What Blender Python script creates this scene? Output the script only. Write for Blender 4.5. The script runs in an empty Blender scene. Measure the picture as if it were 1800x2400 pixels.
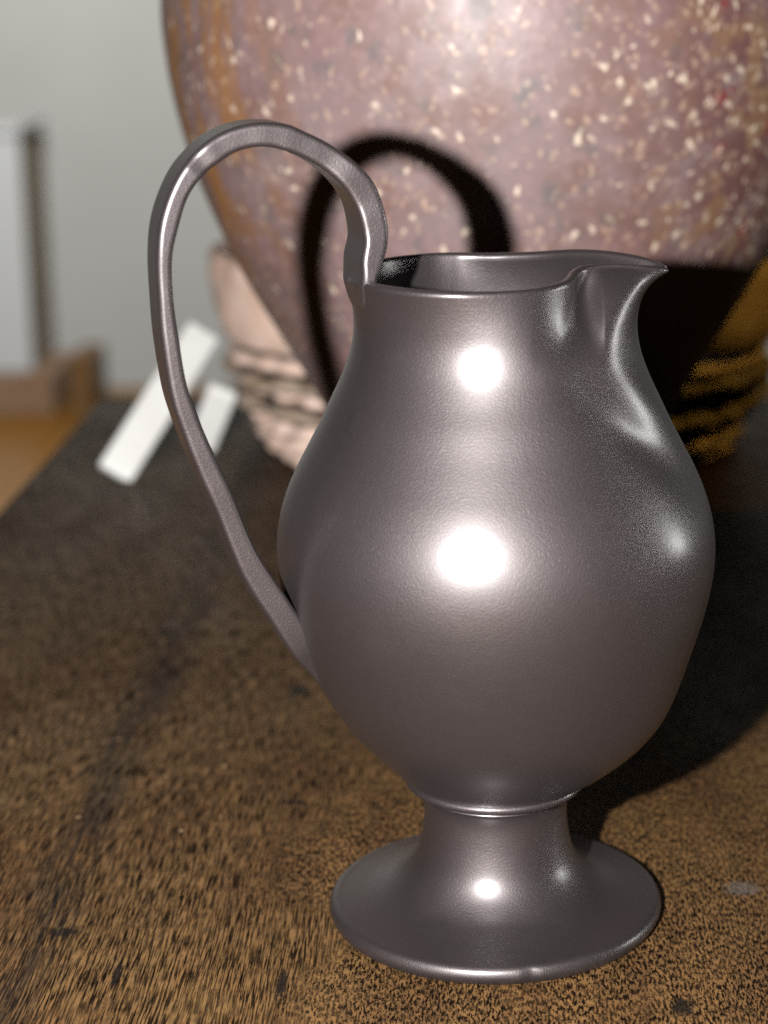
import bpy, bmesh, math, random
import numpy as np
from mathutils import Vector, Matrix

random.seed(7); rng = np.random.default_rng(7)
S = bpy.context.scene
COL = S.collection

# ------------------------------------------------------------------ camera
F, TH, PX = 4700.0, math.radians(15.2), 1150.0          # focal length in photo pixels, pitch, principal point
c, s = math.cos(TH), math.sin(TH)
FW = np.array([0, c, -s]); DN = np.array([0, -s, -c]); RT = np.array([1.0, 0, 0])
CAM = -.368 * FW - (1161 - PX) / F * .368 * RT - (2128 - 1200) / F * .368 * DN
def ray(px, py): return FW + RT * (px - PX) / F + DN * (py - 1200) / F
def ground(px, py, z=0.0):
    d = ray(px, py); return CAM + (z - CAM[2]) / d[2] * d
def aty(px, py, Y):
    d = ray(px, py); return CAM + (Y - CAM[1]) / d[1] * d

cd = bpy.data.cameras.new('camera'); cam = bpy.data.objects.new('camera', cd); COL.objects.link(cam)
cd.sensor_fit = 'VERTICAL'; cd.sensor_height = 36; cd.sensor_width = 27
cd.lens = F / 2400 * 36
cd.shift_x = -(PX - 900) / 2400
cd.clip_start = .01; cd.clip_end = 50
cam.location = CAM; cam.rotation_euler = (math.pi / 2 - TH, 0, 0)
cd.dof.use_dof = True; cd.dof.focus_distance = .338; cd.dof.aperture_fstop = 15; cd.dof.aperture_blades = 0
S.camera = cam

# ------------------------------------------------------------------ light
W = bpy.data.worlds.new('World'); S.world = W; W.use_nodes = True
bg = W.node_tree.nodes['Background']; bg.inputs[0].default_value = (.9, .95, 1, 1); bg.inputs[1].default_value = .002

def lamp(name, kind, loc, energy, color, target=None, **kw):
    d = bpy.data.lights.new(name, kind); o = bpy.data.objects.new(name, d); COL.objects.link(o)
    o.location = loc; d.energy = energy; d.color = color
    for k, v in kw.items(): setattr(d, k, v)
    if target is not None:
        o.rotation_euler = (Vector(target) - Vector(loc)).to_track_quat('-Z', 'Y').to_euler()
    return o
flash_pos = CAM - .066 * RT - .006 * DN
lamp('camera_flash', 'POINT', flash_pos, 26.0, (1, .965, .94), shadow_soft_size=.0045)
lamp('wall_fill_light', 'AREA', (-.42, 1.35, 1.1), 21, (1, .985, .94), (-.62, 2.6, -.05), shape='DISK', size=.35)  # extra light added out of view to brighten the far wall
lamp('side_patch_light', 'AREA', (.62, .12, .14), .028, (1, .99, .97), (0, 0, .07), shape='RECTANGLE', size=.13, size_y=.15, spread=math.radians(20))  # added narrow-beam panel, puts soft reflections on the pitcher's right flank
lamp('warm_basket_spot', 'SPOT', (.34, .22, .36), 1.1, (1, .60, .10), (.115, .335, .052), spot_size=math.radians(22), spot_blend=.6, shadow_soft_size=.004)  # added warm spot with a tight cone, yellows the basket's right side

V = S.view_settings
V.view_transform = 'Standard'; V.look = 'None'; V.exposure = 0; V.gamma = 1; V.use_curve_mapping = False
S.render.engine = 'CYCLES'
S.cycles.use_denoising = False; S.cycles.use_adaptive_sampling = False
S.cycles.max_bounces = 8; S.cycles.diffuse_bounces = 0

# ------------------------------------------------------------------ helpers
def tag(o, label=None, cat=None, group=None, kind=None):
    for k, v in (('label', label), ('category', cat), ('group', group), ('kind', kind)):
        if v: o[k] = v
    return o
def empty(name, loc=(0, 0, 0)):
    o = bpy.data.objects.new(name, None); COL.objects.link(o); o.location = loc; o.empty_display_size = .02
    return o
def mesh_obj(name, verts, faces, mat, parent=None, smooth=True):
    me = bpy.data.meshes.new(name); me.from_pydata([tuple(map(float, v)) for v in verts], [], faces); me.update()
    if smooth: me.polygons.foreach_set('use_smooth', [True] * len(me.polygons))
    me.materials.append(mat)
    o = bpy.data.objects.new(name, me); COL.objects.link(o)
    if parent: o.parent = parent
    return o
def grid_faces(nr, nc, closed=True):
    f = []
    for i in range(nr - 1):
        for j in range(nc if closed else nc - 1):
            k = (j + 1) % nc
            f.append((i * nc + j, i * nc + k, (i + 1) * nc + k, (i + 1) * nc + j))
    return f
def crom(P, n):                                          # smooth curve through the points, n samples per span
    P = np.asarray(P, float); out = []
    Q = np.vstack([2 * P[0] - P[1], P, 2 * P[-1] - P[-2]])
    for i in range(1, len(Q) - 2):
        a, b, d, e = Q[i - 1:i + 3]
        for t in np.linspace(0, 1, n, endpoint=False):
            out.append(.5 * (2 * b + (d - a) * t + (2 * a - 5 * b + 4 * d - e) * t ** 2 + (3 * b - a - 3 * d + e) * t ** 3))
    out.append(P[-1]); return np.array(out)
def lathe(name, prof, mat, parent=None, n=128, wob=None, cap=True):   # prof: (r, z) bottom to top
    a = np.linspace(0, 2 * math.pi, n, endpoint=False); v = []
    for (r, z) in prof:
        for t in a:
            k = wob(t, r, z) if wob else 1
            v.append((r * k * math.cos(t), r * k * math.sin(t), z))
    f = grid_faces(len(prof), n)
    if cap:
        f.append(tuple(range(n))[::-1]); f.append(tuple(range((len(prof) - 1) * n, len(prof) * n)))
    return mesh_obj(name, v, f, mat, parent)
def box(name, x0, x1, y0, y1, z0, z1, mat, parent=None, bev=0.0, seg=2):
    bm = bmesh.new(); bmesh.ops.create_cube(bm, size=1)
    for v in bm.verts:
        v.co = Vector(((x0 + x1) / 2 + v.co.x * (x1 - x0), (y0 + y1) / 2 + v.co.y * (y1 - y0), (z0 + z1) / 2 + v.co.z * (z1 - z0)))
    if bev: bmesh.ops.bevel(bm, geom=bm.edges[:], offset=bev, segments=seg, affect='EDGES', profile=.5)
    me = bpy.data.meshes.new(name); bm.to_mesh(me); bm.free(); me.materials.append(mat)
    o = bpy.data.objects.new(name, me); COL.objects.link(o)
    if parent: o.parent = parent
    return o

class NT:                                                # tiny node-tree builder
    def __init__(self, name):
        self.m = bpy.data.materials.new(name); self.m.use_nodes = True
        self.t = self.m.node_tree; self.n = self.t.nodes; self.b = self.n['Principled BSDF']
        self.co = self.n.new('ShaderNodeTexCoord').outputs['Object']
    def link(self, a, b): self.t.links.new(a, b)
    def set(self, inp, v):
        if hasattr(v, 'links') or isinstance(v, bpy.types.NodeSocket): self.link(v, inp)
        else: inp.default_value = v
    def map(self, scale, loc=(0, 0, 0), rot=(0, 0, 0), vec=None):
        n = self.n.new('ShaderNodeMapping'); self.link(vec or self.co, n.inputs[0])
        n.inputs['Scale'].default_value = scale; n.inputs['Location'].default_value = loc; n.inputs['Rotation'].default_value = rot
        return n.outputs[0]
    def noise(self, vec, scale=1, detail=2, rough=.5, dist=0, out=0):
        n = self.n.new('ShaderNodeTexNoise'); self.link(vec, n.inputs['Vector'])
        n.inputs['Scale'].default_value = scale; n.inputs['Detail'].default_value = detail
        n.inputs['Roughness'].default_value = rough; n.inputs['Distortion'].default_value = dist
        return n.outputs[out]
    def voro(self, vec, scale=1, rand=1, out='Distance', feature='F1'):
        n = self.n.new('ShaderNodeTexVoronoi'); n.feature = feature; self.link(vec, n.inputs['Vector'])
        n.inputs['Scale'].default_value = scale; n.inputs['Randomness'].default_value = rand
        return n.outputs[out]
    def ramp(self, fac, a, b, ca=(0, 0, 0, 1), cb=(1, 1, 1, 1), mode='EASE'):
        n = self.n.new('ShaderNodeValToRGB'); self.link(fac, n.inputs[0]); r = n.color_ramp; r.interpolation = mode
        r.elements[0].position = a; r.elements[0].color = ca; r.elements[1].position = b; r.elements[1].color = cb
        return n.outputs[0]
    def mix(self, fac, a, b, mode='MIX'):
        n = self.n.new('ShaderNodeMix'); n.data_type = 'RGBA'; n.blend_type = mode
        self.set(n.inputs[0], fac); self.set(n.inputs[6], a); self.set(n.inputs[7], b)
        return n.outputs[2]
    def math(self, op, a, b=0.0):
        n = self.n.new('ShaderNodeMath'); n.operation = op; self.set(n.inputs[0], a); self.set(n.inputs[1], b)
        return n.outputs[0]
    def sep(self, vec=None):
        n = self.n.new('ShaderNodeSeparateXYZ'); self.link(vec or self.co, n.inputs[0]); return n.outputs
    def bump(self, h, strength=.2, dist=.001, normal=None):
        n = self.n.new('ShaderNodeBump'); self.link(h, n.inputs['Height'])
        n.inputs['Strength'].default_value = strength; n.inputs['Distance'].default_value = dist
        if normal is not None: self.link(normal, n.inputs['Normal'])
        return n.outputs[0]
    def done(self, color=None, rough=None, metal=None, normal=None, spec=None, coat=None, coat_rough=None, ior=None):
        for k, v in (('Base Color', color), ('Roughness', rough), ('Metallic', metal), ('Normal', normal),
                     ('Specular IOR Level', spec), ('IOR', ior), ('Coat Weight', coat), ('Coat Roughness', coat_rough)):
            if v is not None: self.set(self.b.inputs[k], v)
        return self.m
def col(r, g, b): return (r, g, b, 1)

# ------------------------------------------------------------------ materials
def mat_jug():
    t = NT('graphite_glaze')
    fine = t.noise(t.co, 3600, 2, .6); mid = t.noise(t.co, 120, 3, .6); big = t.noise(t.co, 30, 3, .55)
    base = t.mix(t.ramp(big, .35, .7), col(.0425, .0342, .0358), col(.0355, .0290, .0302))
    base = t.mix(t.math('MULTIPLY', t.ramp(mid, .45, .75), .5), base, col(.047, .0375, .0385))
    base = t.mix(t.math('MULTIPLY', t.ramp(fine, .55, .85), .5), base, col(.088, .077, .078))
    rub = t.ramp(t.noise(t.map((1, 1, .25), (1, 2, 3)), 160, 4, .7), .62, .74)             # faint rubbed marks
    r = t.math('ADD', t.math('MULTIPLY', fine, .05), t.math('ADD', .46, t.math('MULTIPLY', rub, -.06)))
    r = t.math('ADD', r, t.math('MULTIPLY', big, .06))
    cr = t.math('ADD', .28, t.math('MULTIPLY', fine, .10))
    m = t.done(base, r, .72, t.bump(fine, .45, .0002, t.bump(big, .10, .002)), .5, coat=.75, coat_rough=cr)
    t.b.inputs['Coat IOR'].default_value = 1.6
    return m
def mat_vase():
    t = NT('speckled_glaze')
    st = t.map((1, 1, .22))                              # glaze runs downwards
    big = t.noise(t.co, 16, 3, .55); med = t.noise(t.co, 70, 4, .6); fine = t.noise(t.co, 320, 3, .6)
    base = t.mix(t.ramp(big, .38, .64), col(.150, .092, .092), col(.160, .118, .118))
    base = t.mix(t.ramp(med, .42, .66), base, col(.128, .076, .066))
    base = t.mix(t.math('MULTIPLY', t.ramp(fine, .45, .70), .6), base, col(.205, .136, .134))
    base = t.mix(t.math('MULTIPLY', t.ramp(t.noise(t.map((1, 1, .8), (3, 1, 2)), 120, 3, .6), .54, .70), .7), base, col(.085, .078, .080))   # grey blots
    x, y, z = t.sep()
    run = t.ramp(t.noise(st, 110, 3, .6), .44, .62)
    side = t.ramp(t.math('MULTIPLY', x, -12.0), .50, 1.0)                                                     # ochre runs on one flank
    base = t.mix(t.math('MULTIPLY', run, side), base, col(.22, .098, .022))
    rt = t.ramp(t.math('MULTIPLY', x, 12.0), .15, .80)                                                        # other flank darker, redder
    base = t.mix(t.math('MULTIPLY', rt, t.ramp(t.noise(t.co, 75, 4, .65), .36, .58)), base, col(.105, .048, .044))
    base = t.mix(t.math('MULTIPLY', rt, t.ramp(t.noise(t.map((1, 1, 1), (5, 5, 5)), 110, 3, .6), .50, .64)), base, col(.17, .098, .055))
    base = t.mix(t.math('MULTIPLY', rt, t.ramp(t.noise(t.map((1, 1, 1), (9, 5, 1)), 80, 3, .6), .60, .68)), base, col(.16, .012, .02))
    def specks(scale, lo, hi, keep, off):
        v = t.noise(t.co, 260, 2, .5, out=1)
        w = t.n.new('ShaderNodeVectorMath'); w.operation = 'MULTIPLY_ADD'; t.link(v, w.inputs[0]); w.inputs[1].default_value = (.0055,) * 3; t.link(t.map((1, 1, .8), off), w.inputs[2])
        d = t.ramp(t.voro(w.outputs[0], scale), lo, hi, (1, 1, 1, 1), (0, 0, 0, 1))
        k = t.math('FRACT', t.math('MULTIPLY', t.voro(w.outputs[0], scale, out='Color'), 7.13))
        k = t.math('GREATER_THAN', k, t.math('SUBTRACT', keep, t.math('MULTIPLY', rt, .42)))
        return t.math('MULTIPLY', d, k)
    s1 = specks(330, .14, .40, .89, (0, 0, 0)); s2 = specks(480, .18, .46, .66, (.3, .1, .2)); s3 = specks(215, .06, .24, .95, (.7, .4, .2))
    base = t.mix(t.math('MULTIPLY', s2, .5), base, col(.40, .29, .20))
    base = t.mix(t.math('MULTIPLY', t.math('MAXIMUM', s1, s3), .85), base, col(.52, .43, .34))
    h = t.math('ADD', t.math('MULTIPLY', s1, .6), t.math('ADD', t.math('MULTIPLY', med, .5), t.math('MULTIPLY', fine, .5)))
    return t.done(base, t.ramp(med, .3, .7, (.42,) * 3 + (1,), (.56,) * 3 + (1,)), 0, t.bump(h, .30, .0009), .55)
def mat_oak():
    t = NT('old_oak')
    x, y, z = t.sep()
    warp = t.noise(t.map((30, 8, 30)), 1, 2, .5)
    wv = t.n.new('ShaderNodeVectorMath'); wv.operation = 'ADD'
    cx = t.n.new('ShaderNodeCombineXYZ'); t.link(t.math('MULTIPLY', warp, .006), cx.inputs[0])
    t.link(t.co, wv.inputs[0]); t.link(cx.outputs[0], wv.inputs[1]); P = wv.outputs[0]
    longp = t.ramp(t.noise(t.map((3000, 130, 500), vec=P), 1, 3, .65), .42, .56)
    shortp = t.ramp(t.noise(t.map((2200, 560, 700), (7, 3, 1), vec=P), 1, 2, .6), .41, .55)
    dots = t.ramp(t.voro(t.map((1150, 400, 400), (1, 2, 3), vec=P), 1), .22, .44)
    reg = t.ramp(t.math('ADD', t.math('MULTIPLY', x, 6.0), t.math('MULTIPLY', t.noise(t.co, 25, 2, .5), .5)), -.30, .10)
    pore = t.mix(reg, longp, t.mix(.5, shortp, t.math('MULTIPLY', dots, shortp)))
    blot = t.noise(t.map((1, .5, 1)), 26, 4, .62); blot2 = t.noise(t.map((1, .55, 1), (4, 4, 0)), 130, 4, .65)
    gold = t.mix(t.ramp(blot, .35, .68), col(.142, .080, .030), col(.100, .051, .021))
    gold = t.mix(t.ramp(t.noise(t.map((90, 6, 30), vec=P), 1, 3, .55), .45, .66), gold, col(.150, .081, .031))
    gold = t.mix(t.math('MULTIPLY', t.ramp(t.noise(t.map((1, .6, 1), (2, 9, 0)), 420, 3, .65), .42, .66), .6), gold, col(.050, .029, .014))
    pf = t.math('MULTIPLY', t.math('SUBTRACT', 1.0, pore), t.ramp(blot2, .25, .55, (.6,) * 3 + (1,), (1,) * 3 + (1,)))
    base = t.mix(pf, gold, col(.006, .004, .003))
    base = t.mix(t.math('MULTIPLY', t.ramp(blot2, .63, .76), .7), base, col(.014, .009, .007))                      # dark blots
    # dirt rubbed into the grain along the plank joint
    dj = t.math('ABSOLUTE', t.math('ADD', t.math('ADD', x, .082), t.math('MULTIPLY', t.math('SUBTRACT', t.noise(t.map((20, 40, 1)), 1, 3, .6), .5), .014)))
    band = t.math('MULTIPLY', t.ramp(dj, .0010, .0075, (1,) * 4, (0, 0, 0, 1)), t.ramp(t.noise(t.map((900, 30, 1), vec=P), 1, 3, .6), .35, .55))
    base = t.mix(t.math('MULTIPLY', band, .72), base, col(.012, .010, .009))
    spk = t.math('MULTIPLY', t.ramp(t.voro(t.map((160, 160, 160)), 1), .05, .10, (1,) * 4, (0, 0, 0, 1)),
                 t.ramp(t.voro(t.map((160, 160, 160)), 1, out='Color'), .80, .86))
    base = t.mix(spk, base, col(.22, .14, .07))
    nz = t.math('MULTIPLY', t.math('SUBTRACT', t.noise(t.co, 900, 4, .7), .5), 2.2)
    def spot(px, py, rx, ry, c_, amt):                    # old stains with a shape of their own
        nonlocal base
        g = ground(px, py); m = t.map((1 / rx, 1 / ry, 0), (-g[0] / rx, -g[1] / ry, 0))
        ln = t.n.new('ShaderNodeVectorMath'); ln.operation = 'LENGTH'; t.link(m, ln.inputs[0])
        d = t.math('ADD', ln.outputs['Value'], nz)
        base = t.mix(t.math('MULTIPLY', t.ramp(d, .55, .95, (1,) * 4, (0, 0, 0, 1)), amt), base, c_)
    spot(1740, 2082, .0042, .0036, col(.085, .080, .075), .55)
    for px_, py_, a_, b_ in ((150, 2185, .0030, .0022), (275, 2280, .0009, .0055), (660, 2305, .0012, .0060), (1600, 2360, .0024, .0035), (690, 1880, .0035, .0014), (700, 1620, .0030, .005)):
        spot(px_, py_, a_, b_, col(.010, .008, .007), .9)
    for px_, py_ in ((234, 1630), (278, 1733), (390, 1820), (525, 1795), (183, 1915), (425, 1947)):
        spot(px_, py_, .0007, .0009, col(.30, .20, .11), .7)
    h = t.math('SUBTRACT', t.math('MULTIPLY', blot2, .5), pf)
    return t.done(base, t.ramp(blot, .3, .7, (.34,) * 3 + (1,), (.48,) * 3 + (1,)), 0, t.bump(h, .5, .0005), t.math('MULTIPLY', t.math('SUBTRACT', 1.0, pf), .11))
def mat_straw(name, a, b, rough=.6):
    t = NT(name)
    n = t.noise(t.co, 90, 3, .6); f = t.noise(t.map((1, 1, 6)), 240, 3, .6)
    base = t.mix(t.ramp(n, .35, .7), a, b); base = t.mix(t.ramp(f, .55, .75), base, tuple(v * .6 for v in b[:3]) + (1,))
    return t.done(base, rough, 0, t.bump(f, .4, .0008), .3)
def mat_plain(name, a, b, scale, rough, bs=.1, bd=.001):
    t = NT(name); n = t.noise(t.co, scale, 4, .6)
    return t.done(t.mix(t.ramp(n, .35, .68), a, b), rough, 0, t.bump(t.noise(t.co, scale * 12, 2, .6), bs, bd), .4)
def mat_floor():
    t = NT('orange_floor_wood')
    g = t.noise(t.map((60, 4, 1)), 1, 4, .6); b = t.noise(t.co, 5, 3, .6)
    base = t.mix(t.ramp(g, .35, .7), col(.36, .155, .006), col(.26, .10, .004)); base = t.mix(t.ramp(b, .4, .7), base, col(.30, .125, .010))
    return t.done(base, .32, 0, t.bump(g, .1, .001), .4)
M = dict(jug=mat_jug(), vase=mat_vase(), oak=mat_oak(), floor=mat_floor(),
         straw=mat_straw('cream_straw', col(.86, .66, .56), col(.78, .54, .42)),
         cord=mat_straw('grey_straw', col(.40, .32, .26), col(.30, .22, .15)),
         paper=mat_plain('white_card', col(.82, .82, .80), col(.76, .76, .73), 60, .6),
         wall=mat_plain('white_wall_paint', col(.74, .74, .71), col(.68, .68, .65), 3, .8, .15, .002),
         cab=mat_plain('white_cabinet_paint', col(.90, .91, .91), col(.87, .88, .88), 4, .45),
         side=mat_plain('beige_cabinet_side', col(.80, .66, .50), col(.72, .58, .42), 9, .6),
         plinth=mat_plain('pale_plinth_wood', col(.46, .30, .20), col(.38, .22, .13), 12, .5),
         block=mat_plain('brown_block_wood', col(.27, .145, .055), col(.20, .10, .035), 25, .5),
         lug=mat_plain('dark_lug_clay', col(.13, .05, .035), col(.09, .035, .02), 60, .5),
         inner=mat_plain('dark_frame_and_gap_shade', col(.10, .055, .025), col(.07, .04, .02), 40, .5))

# ------------------------------------------------------------------ setting
FZ = -.45; WY = 2.66
def sheet(name, pts, mat):
    o = mesh_obj(name, pts, [(0, 1, 2, 3)], mat, smooth=False); return tag(o, kind='structure')
sheet('floor', [(-3, -1.5, FZ), (3, -1.5, FZ), (3, WY, FZ), (-3, WY, FZ)], M['floor'])
sheet('wall', [(-3, WY, FZ), (3, WY, FZ), (3, WY, 2.2), (-3, WY, 2.2)], M['wall'])

# ------------------------------------------------------------------ oak table
TX0, TX1, TY0, TY1, TT = -.157, .62, -.55, .4537, .028
table = tag(empty('oak_table', (0, 0, FZ)), 'old dark oak table with worn pitted top under the pitcher and vase', 'table')
o = box('tabletop', TX0, TX1, TY0, TY1, -TT, 0, M['oak'], table, .0012, 2); o.location = (0, 0, -FZ)
for (lx, ly) in ((TX0 + .04, TY0 + .04), (TX1 - .04, TY0 + .04), (TX0 + .05, TY1 - .05), (TX1 - .05, TY1 - .05)):
    o = box('leg', lx - .022, lx + .022, ly - .022, ly + .022, FZ, -TT - .001, M['inner'], table, .003); o.location = (0, 0, -FZ)
for n_, (a, b, d, e) in enumerate(((TX0 + .045, TX1 - .045, TY0 + .03, TY0 + .05), (TX0 + .045, TX1 - .045, TY1 - .06, TY1 - .04))):
    o = box('apron', a, b, d, e, -TT - .07, -TT - .001, M['inner'], table, .002); o.location = (0, 0, -FZ)

# ------------------------------------------------------------------ the jug
jug = tag(empty('pitcher', (0, 0, 0)), 'small dark graphite glazed pitcher with pinched spout and tall looped handle', 'pitcher')
BP = [(.0262, .0152), (.0283, .0182), (.0302, .02050), (.0343, .02481), (.0383, .02812), (.0424, .03054), (.0465, .03241), (.0506, .03399), (.0547, .03543), (.0588, .03664),
      (.0629, .03756), (.0670, .03807), (.0710, .03813), (.0751, .03767), (.0792, .03638), (.0833, .03440), (.0874, .03228), (.0915, .03023),
      (.0956, .02818), (.0997, .02622), (.1037, .02472), (.1078, .02395), (.1119, .02395), (.1160, .0243), (.1200, .0248), (.124, .0252)]
_z = np.array([p[0] for p in BP]); _r = np.array([p[1] for p in BP])
_zf = np.linspace(.04, .096, 60); _cf = np.polyfit(_zf, np.interp(_zf, _z, _r), 5); _w = np.clip(np.minimum((_z - .040) / .008, (.096 - _z) / .008), 0, 1)
BP = list(zip(_z, _r * (1 - _w) + _w * np.polyval(_cf, _z)))
bz = crom(BP, 6)
def rad(z): return np.interp(z, bz[:, 0], bz[:, 1])
PXM = .337 / 4700
ZR = .1167
# rim plan, half: x (towards the spout), depth, raise, circle angle, flare exponent
RIMF = np.array([(405, 0, 6, 0, 5), (390, 20, 10, 9, 5), (345, 44, 19, 20, 4.2), (290, 62, 26, 32, 3.2), (242, 78, 27, 42, 2.2), (208, 100, 23, 50, 1.4),
                (189, 132, 17, 56, 1.2), (178, 172, 10, 62, 1.3), (156, 222, 5, 69, 1.7), (98, 284, 1, 78, 2.2), (20, 324, 0, 88, 2.4), (-80, 341, 0, 104, 2.4),
                (-180, 313, 0, 122, 2.4), (-272, 232, 0, 142, 2.4), (-333, 118, 0, 161, 2.4), (-348, 0, 0, 180, 2.4)], float)
RIMB = np.array([(405, 0, 6, 0, 5), (392, 30, 13, 6, 5), (354, 62, 23, 13, 4), (312, 98, 28, 21, 3), (262, 142, 29, 30, 2.4), (204, 196, 25, 43, 2.4),
                (152, 240, 17, 56, 2.4), (98, 272, 9, 68, 2.4), (40, 294, 4, 80, 2.4), (-10, 305, 1, 90, 2.4), (-60, 314, 0, 100, 2.4), (-110, 314, 0, 109, 2.4),
                (-180, 292, 0, 122, 2.4), (-270, 218, 0, 142, 2.4), (-332, 112, 0, 161, 2.4), (-348, 0, 0, 180, 2.4)], float)
half = crom(RIMB, 9)
front = crom(RIMF, 9); front[:, 1] *= -1; front[:, 3] *= -1        # towards the camera: -Y
ring = np.vstack([half, front[-2:0:-1]])
rx, ry = ring[:, 0] * PXM, ring[:, 1] * PXM
rz = ZR + ring[:, 2] * PXM * 1.02; ang = np.radians(ring[:, 3]); pw = ring[:, 4]
NR = len(ring); ZB = .1035
rows = []
for z in np.linspace(.0262, ZB, 90)[:-1]:
    r = rad(z); rows.append(np.stack([r * np.cos(ang), r * np.sin(ang), np.full(NR, z)], 1))
for v in np.linspace(0, 1, 46):
    zz = ZB + v * (rz - ZB); r = rad(np.minimum(zz, .1235)); r1 = rad(np.minimum(rz, .1235)); pk = np.clip((2.2 - pw) / 1.0, 0, 1); g = (1 - pk) * v ** pw + pk * v * v * (3 - 2 * v)
    X = r * np.cos(ang) + (rx - r1 * np.cos(ang)) * g; Y = r * np.sin(ang) + (ry - r1 * np.sin(ang)) * g
    rows.append(np.stack([X, Y, zz], 1))
G = np.array(rows)
# slow unevenness of a thrown pot, and a shallow dent under the spout
def bumpy(G):
    A = np.arctan2(G[..., 1], G[..., 0]); Zv = G[..., 2]
    k = 1 + .0025 * np.sin(2 * A + 60 * Zv + .5) + .0018 * np.sin(3 * A - 90 * Zv + 2)
    d1 = np.exp(-(((A + .62) / .30) ** 2 + ((Zv - .093) / .007) ** 2))
    d2 = np.exp(-(((A + .95) / .16) ** 2 + ((Zv - .104) / .006) ** 2))
    d3 = np.exp(-(((A + math.pi - .42) / .10) ** 2 + ((Zv - .066) / .014) ** 2))
    s1, z1 = (A + .66) * .031, Zv - .0925
    al, pe = s1 * .80 - z1 * .60, s1 * .60 + z1 * .80
    hollow = np.exp(-((al / .013) ** 2 + (pe / .0045) ** 2)); crest = np.exp(-((al / .010) ** 2 + ((pe - .0085) / .0038) ** 2)); knob = np.exp(-(((A + .62) / .22) ** 2 + ((Zv - .0745) / .006) ** 2))
    k = k - .046 * hollow + .020 * crest + .016 * knob - .016 * d2 - .012 * d3
    G = G.copy(); G[..., 0] += .0014 * np.exp(-((Zv - .036) / .012) ** 2) * np.clip((Zv - .026) / .004, 0, 1); G[..., 0] *= k; G[..., 1] *= k; return G
G = bumpy(G)
du = np.roll(G, -1, 1) - np.roll(G, 1, 1); dv = np.gradient(G, axis=0)
N = np.cross(du, dv); N /= np.linalg.norm(N, axis=2, keepdims=True) + 1e-12
if (N[40] * G[40])[:, :2].sum() < 0: N = -N
TK = .0017
top, tn = G[-1], N[-1]
up = np.array([0, 0, 1.0]); side = tn.copy(); side[:, 2] *= .3; side /= np.linalg.norm(side, axis=1, keepdims=True)
lip = []
for a in np.linspace(0, math.pi, 9)[1:-1]:
    lip.append(top - side * TK / 2 + side * (TK / 2) * math.cos(a) + up * (TK / 2) * .9 * math.sin(a))
inner = [G[i] - (N[i] if i < len(G) - 12 else side * ((i - len(G) + 12) / 12) + N[i] * (1 - (i - len(G) + 12) / 12)) * TK for i in range(len(G) - 1, 5, -2)]
allr = np.vstack([G.reshape(-1, 3), np.array(lip).reshape(-1, 3), np.array(inner).reshape(-1, 3)])
nrow = len(allr) // NR
faces = grid_faces(nrow, NR); faces.append(tuple(range(NR))[::-1]); faces.append(tuple(range((nrow - 1) * NR, nrow * NR)))
mesh_obj('body', allr, faces, M['jug'], jug)
# collar ring and foot
cp = [(.0125, .0262)] + [(.0152 + .0013 * math.cos(a), .0256 + .0010 * math.sin(a)) for a in np.linspace(-1.9, 1.75, 12)] + [(.0120, .0268)]
cp = [(.0100, .0242), (.0139, .0244), (.0148, .0248), (.0158, .0253), (.0163, .0259), (.0162, .0265), (.0157, .0269), (.0150, .0271), (.0120, .0271)]
lathe('collar', cp, M['jug'], jug, 160)
fp = crom([(.0270, 0), (.0290, .0001), (.0297, .0006), (.0301, .0014), (.0301, .0022), (.0297, .0030), (.0290, .0034), (.0277, .0036), (.0255, .0040), (.0225, .0047), (.0190, .0061),
           (.0162, .0085), (.0143, .0116), (.0133, .0155), (.0129, .0190), (.0129, .0215), (.0133, .0233), (.0140, .0243)], 4)
fo = lathe('foot', [tuple(p) for p in fp], M['jug'], jug, 200)
for v in fo.data.vertices:                                # chip on the lip, slightly uneven rim
    a = math.atan2(v.co.y, v.co.x); r = math.hypot(v.co.x, v.co.y)
    k = 1 + .006 * math.sin(2 * a + .7) * (r / .03) ** 3
    d = math.exp(-((a + 1.37) / .028) ** 2) * max(0, (r - .0285) / .0016)
    v.co.x *= k - .016 * min(d, 1); v.co.y *= k - .016 * min(d, 1)
# handle: outer / inner edge in photo pixels, distance from the plane it stands in
H = [((812, 1675), (842, 1650), 1.0), ((768, 1632), (802, 1606), 2.6), ((718, 1572), (767, 1539), 5.4), ((667, 1514), (725, 1477), 8.4), ((613, 1433), (672, 1400), 9), ((542, 1319), (600, 1288), 9),
     ((482, 1175), (543, 1153), 9), ((443, 1088), (503, 1066), 9), ((410, 1006), (468, 983), 9), ((378, 910), (437, 892), 9), ((357, 789), (418, 778), 9),
     ((348, 693), (407, 690), 9), ((343, 596), (405, 602), 9), ((349, 515), (420, 532), 9), ((374, 434), (441, 466), 9), ((412, 369), (469, 423), 9), ((461, 320), (512, 384), 9),
     ((519, 290), (552, 358), 9), ((586, 278), (600, 345), 9), ((651, 285), (645, 347), 9), ((716, 309), (694, 366), 9), ((775, 338), (738, 394), 9), ((836, 382), (776, 432), 9.8),
     ((876, 425), (797, 470), 9.8), ((900, 484), (808, 508), 10.4), ((911, 545), (812, 556), 11), ((901, 600), (801, 610), 12), ((886, 640), (801, 650), 12.5), ((884, 670), (808, 680), 11), ((886, 700), (820, 707), 9), ((894, 735), (842, 742), 5.5), ((905, 770), (872, 778), 2)]
nH = len(H)
PHI = math.radians(20)                                    # the handle's upright plane turns a little towards the camera
PN = np.array([math.sin(PHI), -math.cos(PHI), 0])         # its normal, towards the camera
def onplane(px, py):
    d = ray(px, py); return CAM - (CAM @ PN) / (d @ PN) * d
mids = np.array([onplane((h[0][0] + h[1][0]) / 2, (h[0][1] + h[1][1]) / 2) for h in H])
wid = np.array([[np.linalg.norm(onplane(*h[0]) - onplane(*h[1]))] for h in H])
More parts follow.
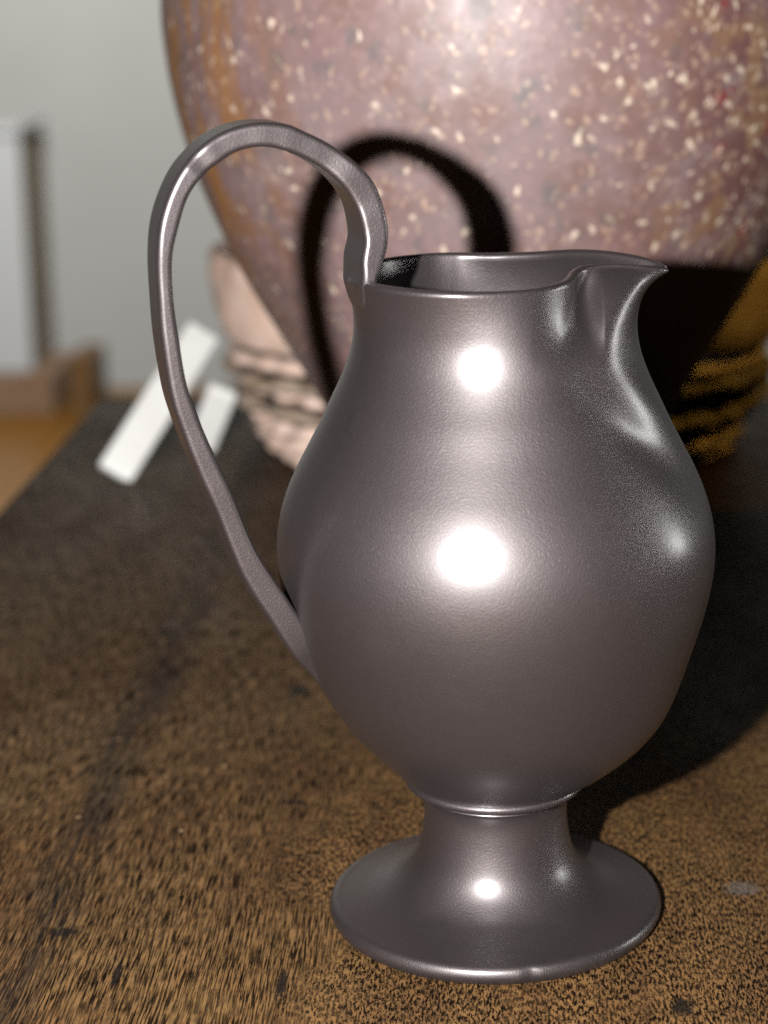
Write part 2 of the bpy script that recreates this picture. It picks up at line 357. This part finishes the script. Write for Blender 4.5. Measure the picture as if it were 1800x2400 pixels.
ctr = crom(mids, 16); Wd = crom(wid, 16)[:, 0]; dep = crom(np.array([[h[2] * .001] for h in H]), 16)[:, 0]
def rrect(a, b, r):                                       # rounded rectangle with flat sides, 40 points
    r = min(r, a * .9, b * .9); P = []
    for k, (sx, sy) in enumerate(((1, 1), (-1, 1), (-1, -1), (1, -1))):
        for q in range(8):
            t = (k + q / 7) * math.pi / 2; P.append((sx * (a - r) + r * math.cos(t), sy * (b - r) + r * math.sin(t)))
        nx = ((-1, 1), (-1, -1), (1, -1), (1, 1))[k]
        e0 = P[-1]; e1 = ((-(a - r), b), (-a, -(b - r)), (a - r, -b), (a, b - r))[k]
        for q in (.12, .88): P.append((e0[0] + (e1[0] - e0[0]) * q, e0[1] + (e1[1] - e0[1]) * q))
    return P
hv = []; NS = 40
tt = np.gradient(ctr, axis=0); tt /= np.linalg.norm(tt, axis=1, keepdims=True)
for i in range(len(ctr)):
    u = np.cross(PN, tt[i]); u /= np.linalg.norm(u); q = i / 16.0
    kn = .012 * math.exp(-((q - 14.95) / .16) ** 2) - .045 * math.exp(-((q - 15.45) / .32) ** 2) - .015 * math.exp(-((q - 16.6) / .7) ** 2) + .005 * math.sin(q * 2.1) + .003 * math.sin(q * 5.3)
    vw = CAM - ctr[i]; vw /= np.linalg.norm(vw)
    a_ = max(Wd[i] - dep[i] * abs(vw @ u), .0016) / 2
    b_ = dep[i] / 2 * (1 + kn * 1.3)
    for (pa, pb) in rrect(a_ * (1 + kn * .3), b_, .0009):
        hv.append(ctr[i] + u * pa + PN * pb)
hf = grid_faces(len(ctr), NS); hf.append(tuple(range(NS))[::-1]); hf.append(tuple(range((len(ctr) - 1) * NS, len(ctr) * NS)))
mesh_obj('handle', hv, hf, M['jug'], jug)

# ------------------------------------------------------------------ speckled vase behind
VX, VY = .0015, .215
vase = tag(empty('vase', (VX, VY, 0)), 'big speckled pinkish brown ceramic vase tapering down behind the pitcher', 'vase')
vp = [(.0, .0), (.0215, .0), (.0229, .0012), (.0284, .0113), (.0343, .0227), (.0405, .0340), (.0466, .0453), (.0527, .0567), (.0592, .0680), (.0658, .0793), (.0719, .0907), (.0770, .1020),
      (.0816, .1133), (.0850, .1247), (.0876, .1360), (.0891, .1473), (.0895, .1560), (.0888, .168), (.0866, .182), (.0820, .198), (.0740, .214), (.0630, .227), (.0520, .236), (.0455, .244), (.0440, .253), (.0465, .262), (.0485, .266), (.0480, .268), (.0460, .267), (.0420, .258), (.0420, .245), (.0500, .232), (.07, .213), (.083, .18), (.085, .15), (.07, .095), (.03, .02), (.0, .012)]
lathe('vase_body', [tuple(p) for p in crom(vp, 4)], M['vase'], vase, 160, cap=False,
      wob=lambda t, r, z: 1 + .004 * math.sin(2 * t + 20 * z) + .0025 * math.sin(5 * t - 40 * z))
for sg in (-1, 1):
    pts = crom([(sg * .086, 0, .170), (sg * .0945, 0, .1655), (sg * .0995, 0, .170), (sg * .101, 0, .180), (sg * .096, 0, .192), (sg * .080, 0, .199)], 8)
    vv = []; T = np.gradient(pts, axis=0)
    for i, p in enumerate(pts):
        tn_ = T[i] / np.linalg.norm(T[i]); n1 = np.array([0, 1.0, 0]); n2 = np.cross(tn_, n1)
        for j in range(12):
            a = 2 * math.pi * j / 12; vv.append(p + n1 * .006 * math.cos(a) + n2 * .0035 * math.sin(a))
    ff = grid_faces(len(pts), 12); ff.append(tuple(range(12))[::-1]); ff.append(tuple(range(len(vv) - 12, len(vv))))
    mesh_obj('lug_handle', vv, ff, M['lug'], vase)

# ------------------------------------------------------------------ coiled basket behind the vase
BX, BY = .0025, .378
basket = tag(empty('straw_basket', (BX, BY, 0)), 'round cream straw basket with coiled cords standing behind the speckled vase', 'basket')
lathe('basket_wall', [(.0, .002), (.068, .002), (.0720, .012), (.0780, .036), (.0820, .0365), (.0835, .038), (.0830, .040), (.0780, .040), (.0700, .012), (.06, .006), (0, .006)], M['inner'], basket, 96, cap=False)  # dark colour stands in for shade in the gaps between coils
nc_ = 7
RC = [.0740, .0765, .0775, .0830, .0800, .0855, .0840]
for k in range(nc_):
    z = .0034 + k * .0056; R = RC[k]
    lobes = (34, 30, 41, 23, 37, 27, 31)[k]; v = []; nu, nv = 240, 8; ph = rng.uniform(0, 6)
    amp = .30 if 2 <= k <= 5 else .12
    for i in range(nu):
        t = 2 * math.pi * i / nu
        mr = .0024 * (1 + amp * math.sin(lobes * t + ph + 1.5 * math.sin(5 * t + k)) + .16 * math.sin(7 * t + ph * 2) + .10 * math.sin(17 * t))
        Rw = R + .0011 * math.sin(6 * t + ph) + .0007 * math.sin(13 * t + 2 * ph); zw = z + .0006 * math.sin(5 * t + ph)
        for j in range(nv):
            a = 2 * math.pi * j / nv
            v.append(((Rw + mr * 1.25 * math.cos(a)) * math.cos(t), (Rw + mr * 1.25 * math.cos(a)) * math.sin(t), zw + mr * .98 * math.sin(a)))
    f = []
    for i in range(nu):
        for j in range(nv):
            i2, j2 = (i + 1) % nu, (j + 1) % nv
            f.append((i * nv + j, i2 * nv + j, i2 * nv + j2, i * nv + j2))
    mesh_obj('coil', v, f, M['cord'] if k in (3, 5) else M['straw'], basket)
lathe('rim_band', [(.0835, .0435), (.0872, .0420), (.0890, .0432), (.0903, .052), (.0918, .064), (.0915, .0690), (.0895, .0715), (.0868, .070), (.0858, .064), (.0850, .052), (.0835, .0435)],
      M['straw'], basket, 128, cap=False, wob=lambda t, r, z: 1 + .010 * math.sin(9 * t + 160 * z) + .006 * math.sin(23 * t - 200 * z))
for o in basket.children: o.scale = (1.12, 1, 1)
# ------------------------------------------------------------------ white card strips leaning on the basket
def strip(name, p0, p1, width, thick, label):
    p0, p1 = Vector(p0), Vector(p1); d = (p1 - p0); L = d.length; d.normalize()
    camv = Vector(CAM) - p0; w = d.cross(camv).normalized(); n = w.cross(d).normalized()
    o = box(name, -width / 2, width / 2, 0, L, -thick / 2, thick / 2, M['paper'], None, thick * .3, 2)
    m = Matrix((w, d, n)).transposed().to_4x4(); m.translation = p0; o.matrix_world = m
    return tag(o, label, 'card strip')
strip('card_strip', ground(268, 1112, .002), aty(478, 776, .366), .0125, .004, 'long white card strip leaning from the table onto the basket')
strip('card_strip', ground(470, 1046, .002), aty(524, 912, .345), .0105, .004, 'short white card strip propped between the long strip and the basket')

# ------------------------------------------------------------------ things by the far wall
CY = 2.47
cx1 = aty(60, 600, CY)[0]; ctop = aty(60, 318, CY)[2]; cbot = aty(30, 872, CY)[2]
cab = tag(empty('white_cabinet', (cx1 - .25, CY, FZ)), 'low white cabinet with beige side standing by the wall', 'cabinet')
def put(o): o.parent = cab; o.location = (-(cx1 - .25), -CY, -FZ); return o
put(box('door', cx1 - .5, cx1, CY, CY + .02, cbot, ctop, M['cab'], None, .002))
put(box('carcass', cx1 - .5, cx1 - .002, CY + .0205, CY + .16, FZ + .03, ctop - .004, M['side'], None, .002))
put(box('top_panel', cx1 - .5, cx1 + .002, CY - .004, CY + .165, ctop + .0005, ctop + .012, M['cab'], None, .002))
put(box('plinth', cx1 - .5, cx1 + .03, CY - .01, CY + .165, FZ, cbot - .001, M['plinth'], None, .002))
q0 = aty(158, 838, 2.42); q1 = aty(212, 838, 2.42)
tag(box('wood_block', q0[0], q1[0], 2.42, 2.53, FZ, q0[2], M['block'], None, .003), 'plain brown wooden block standing on the orange floor by the wall', 'wood block')
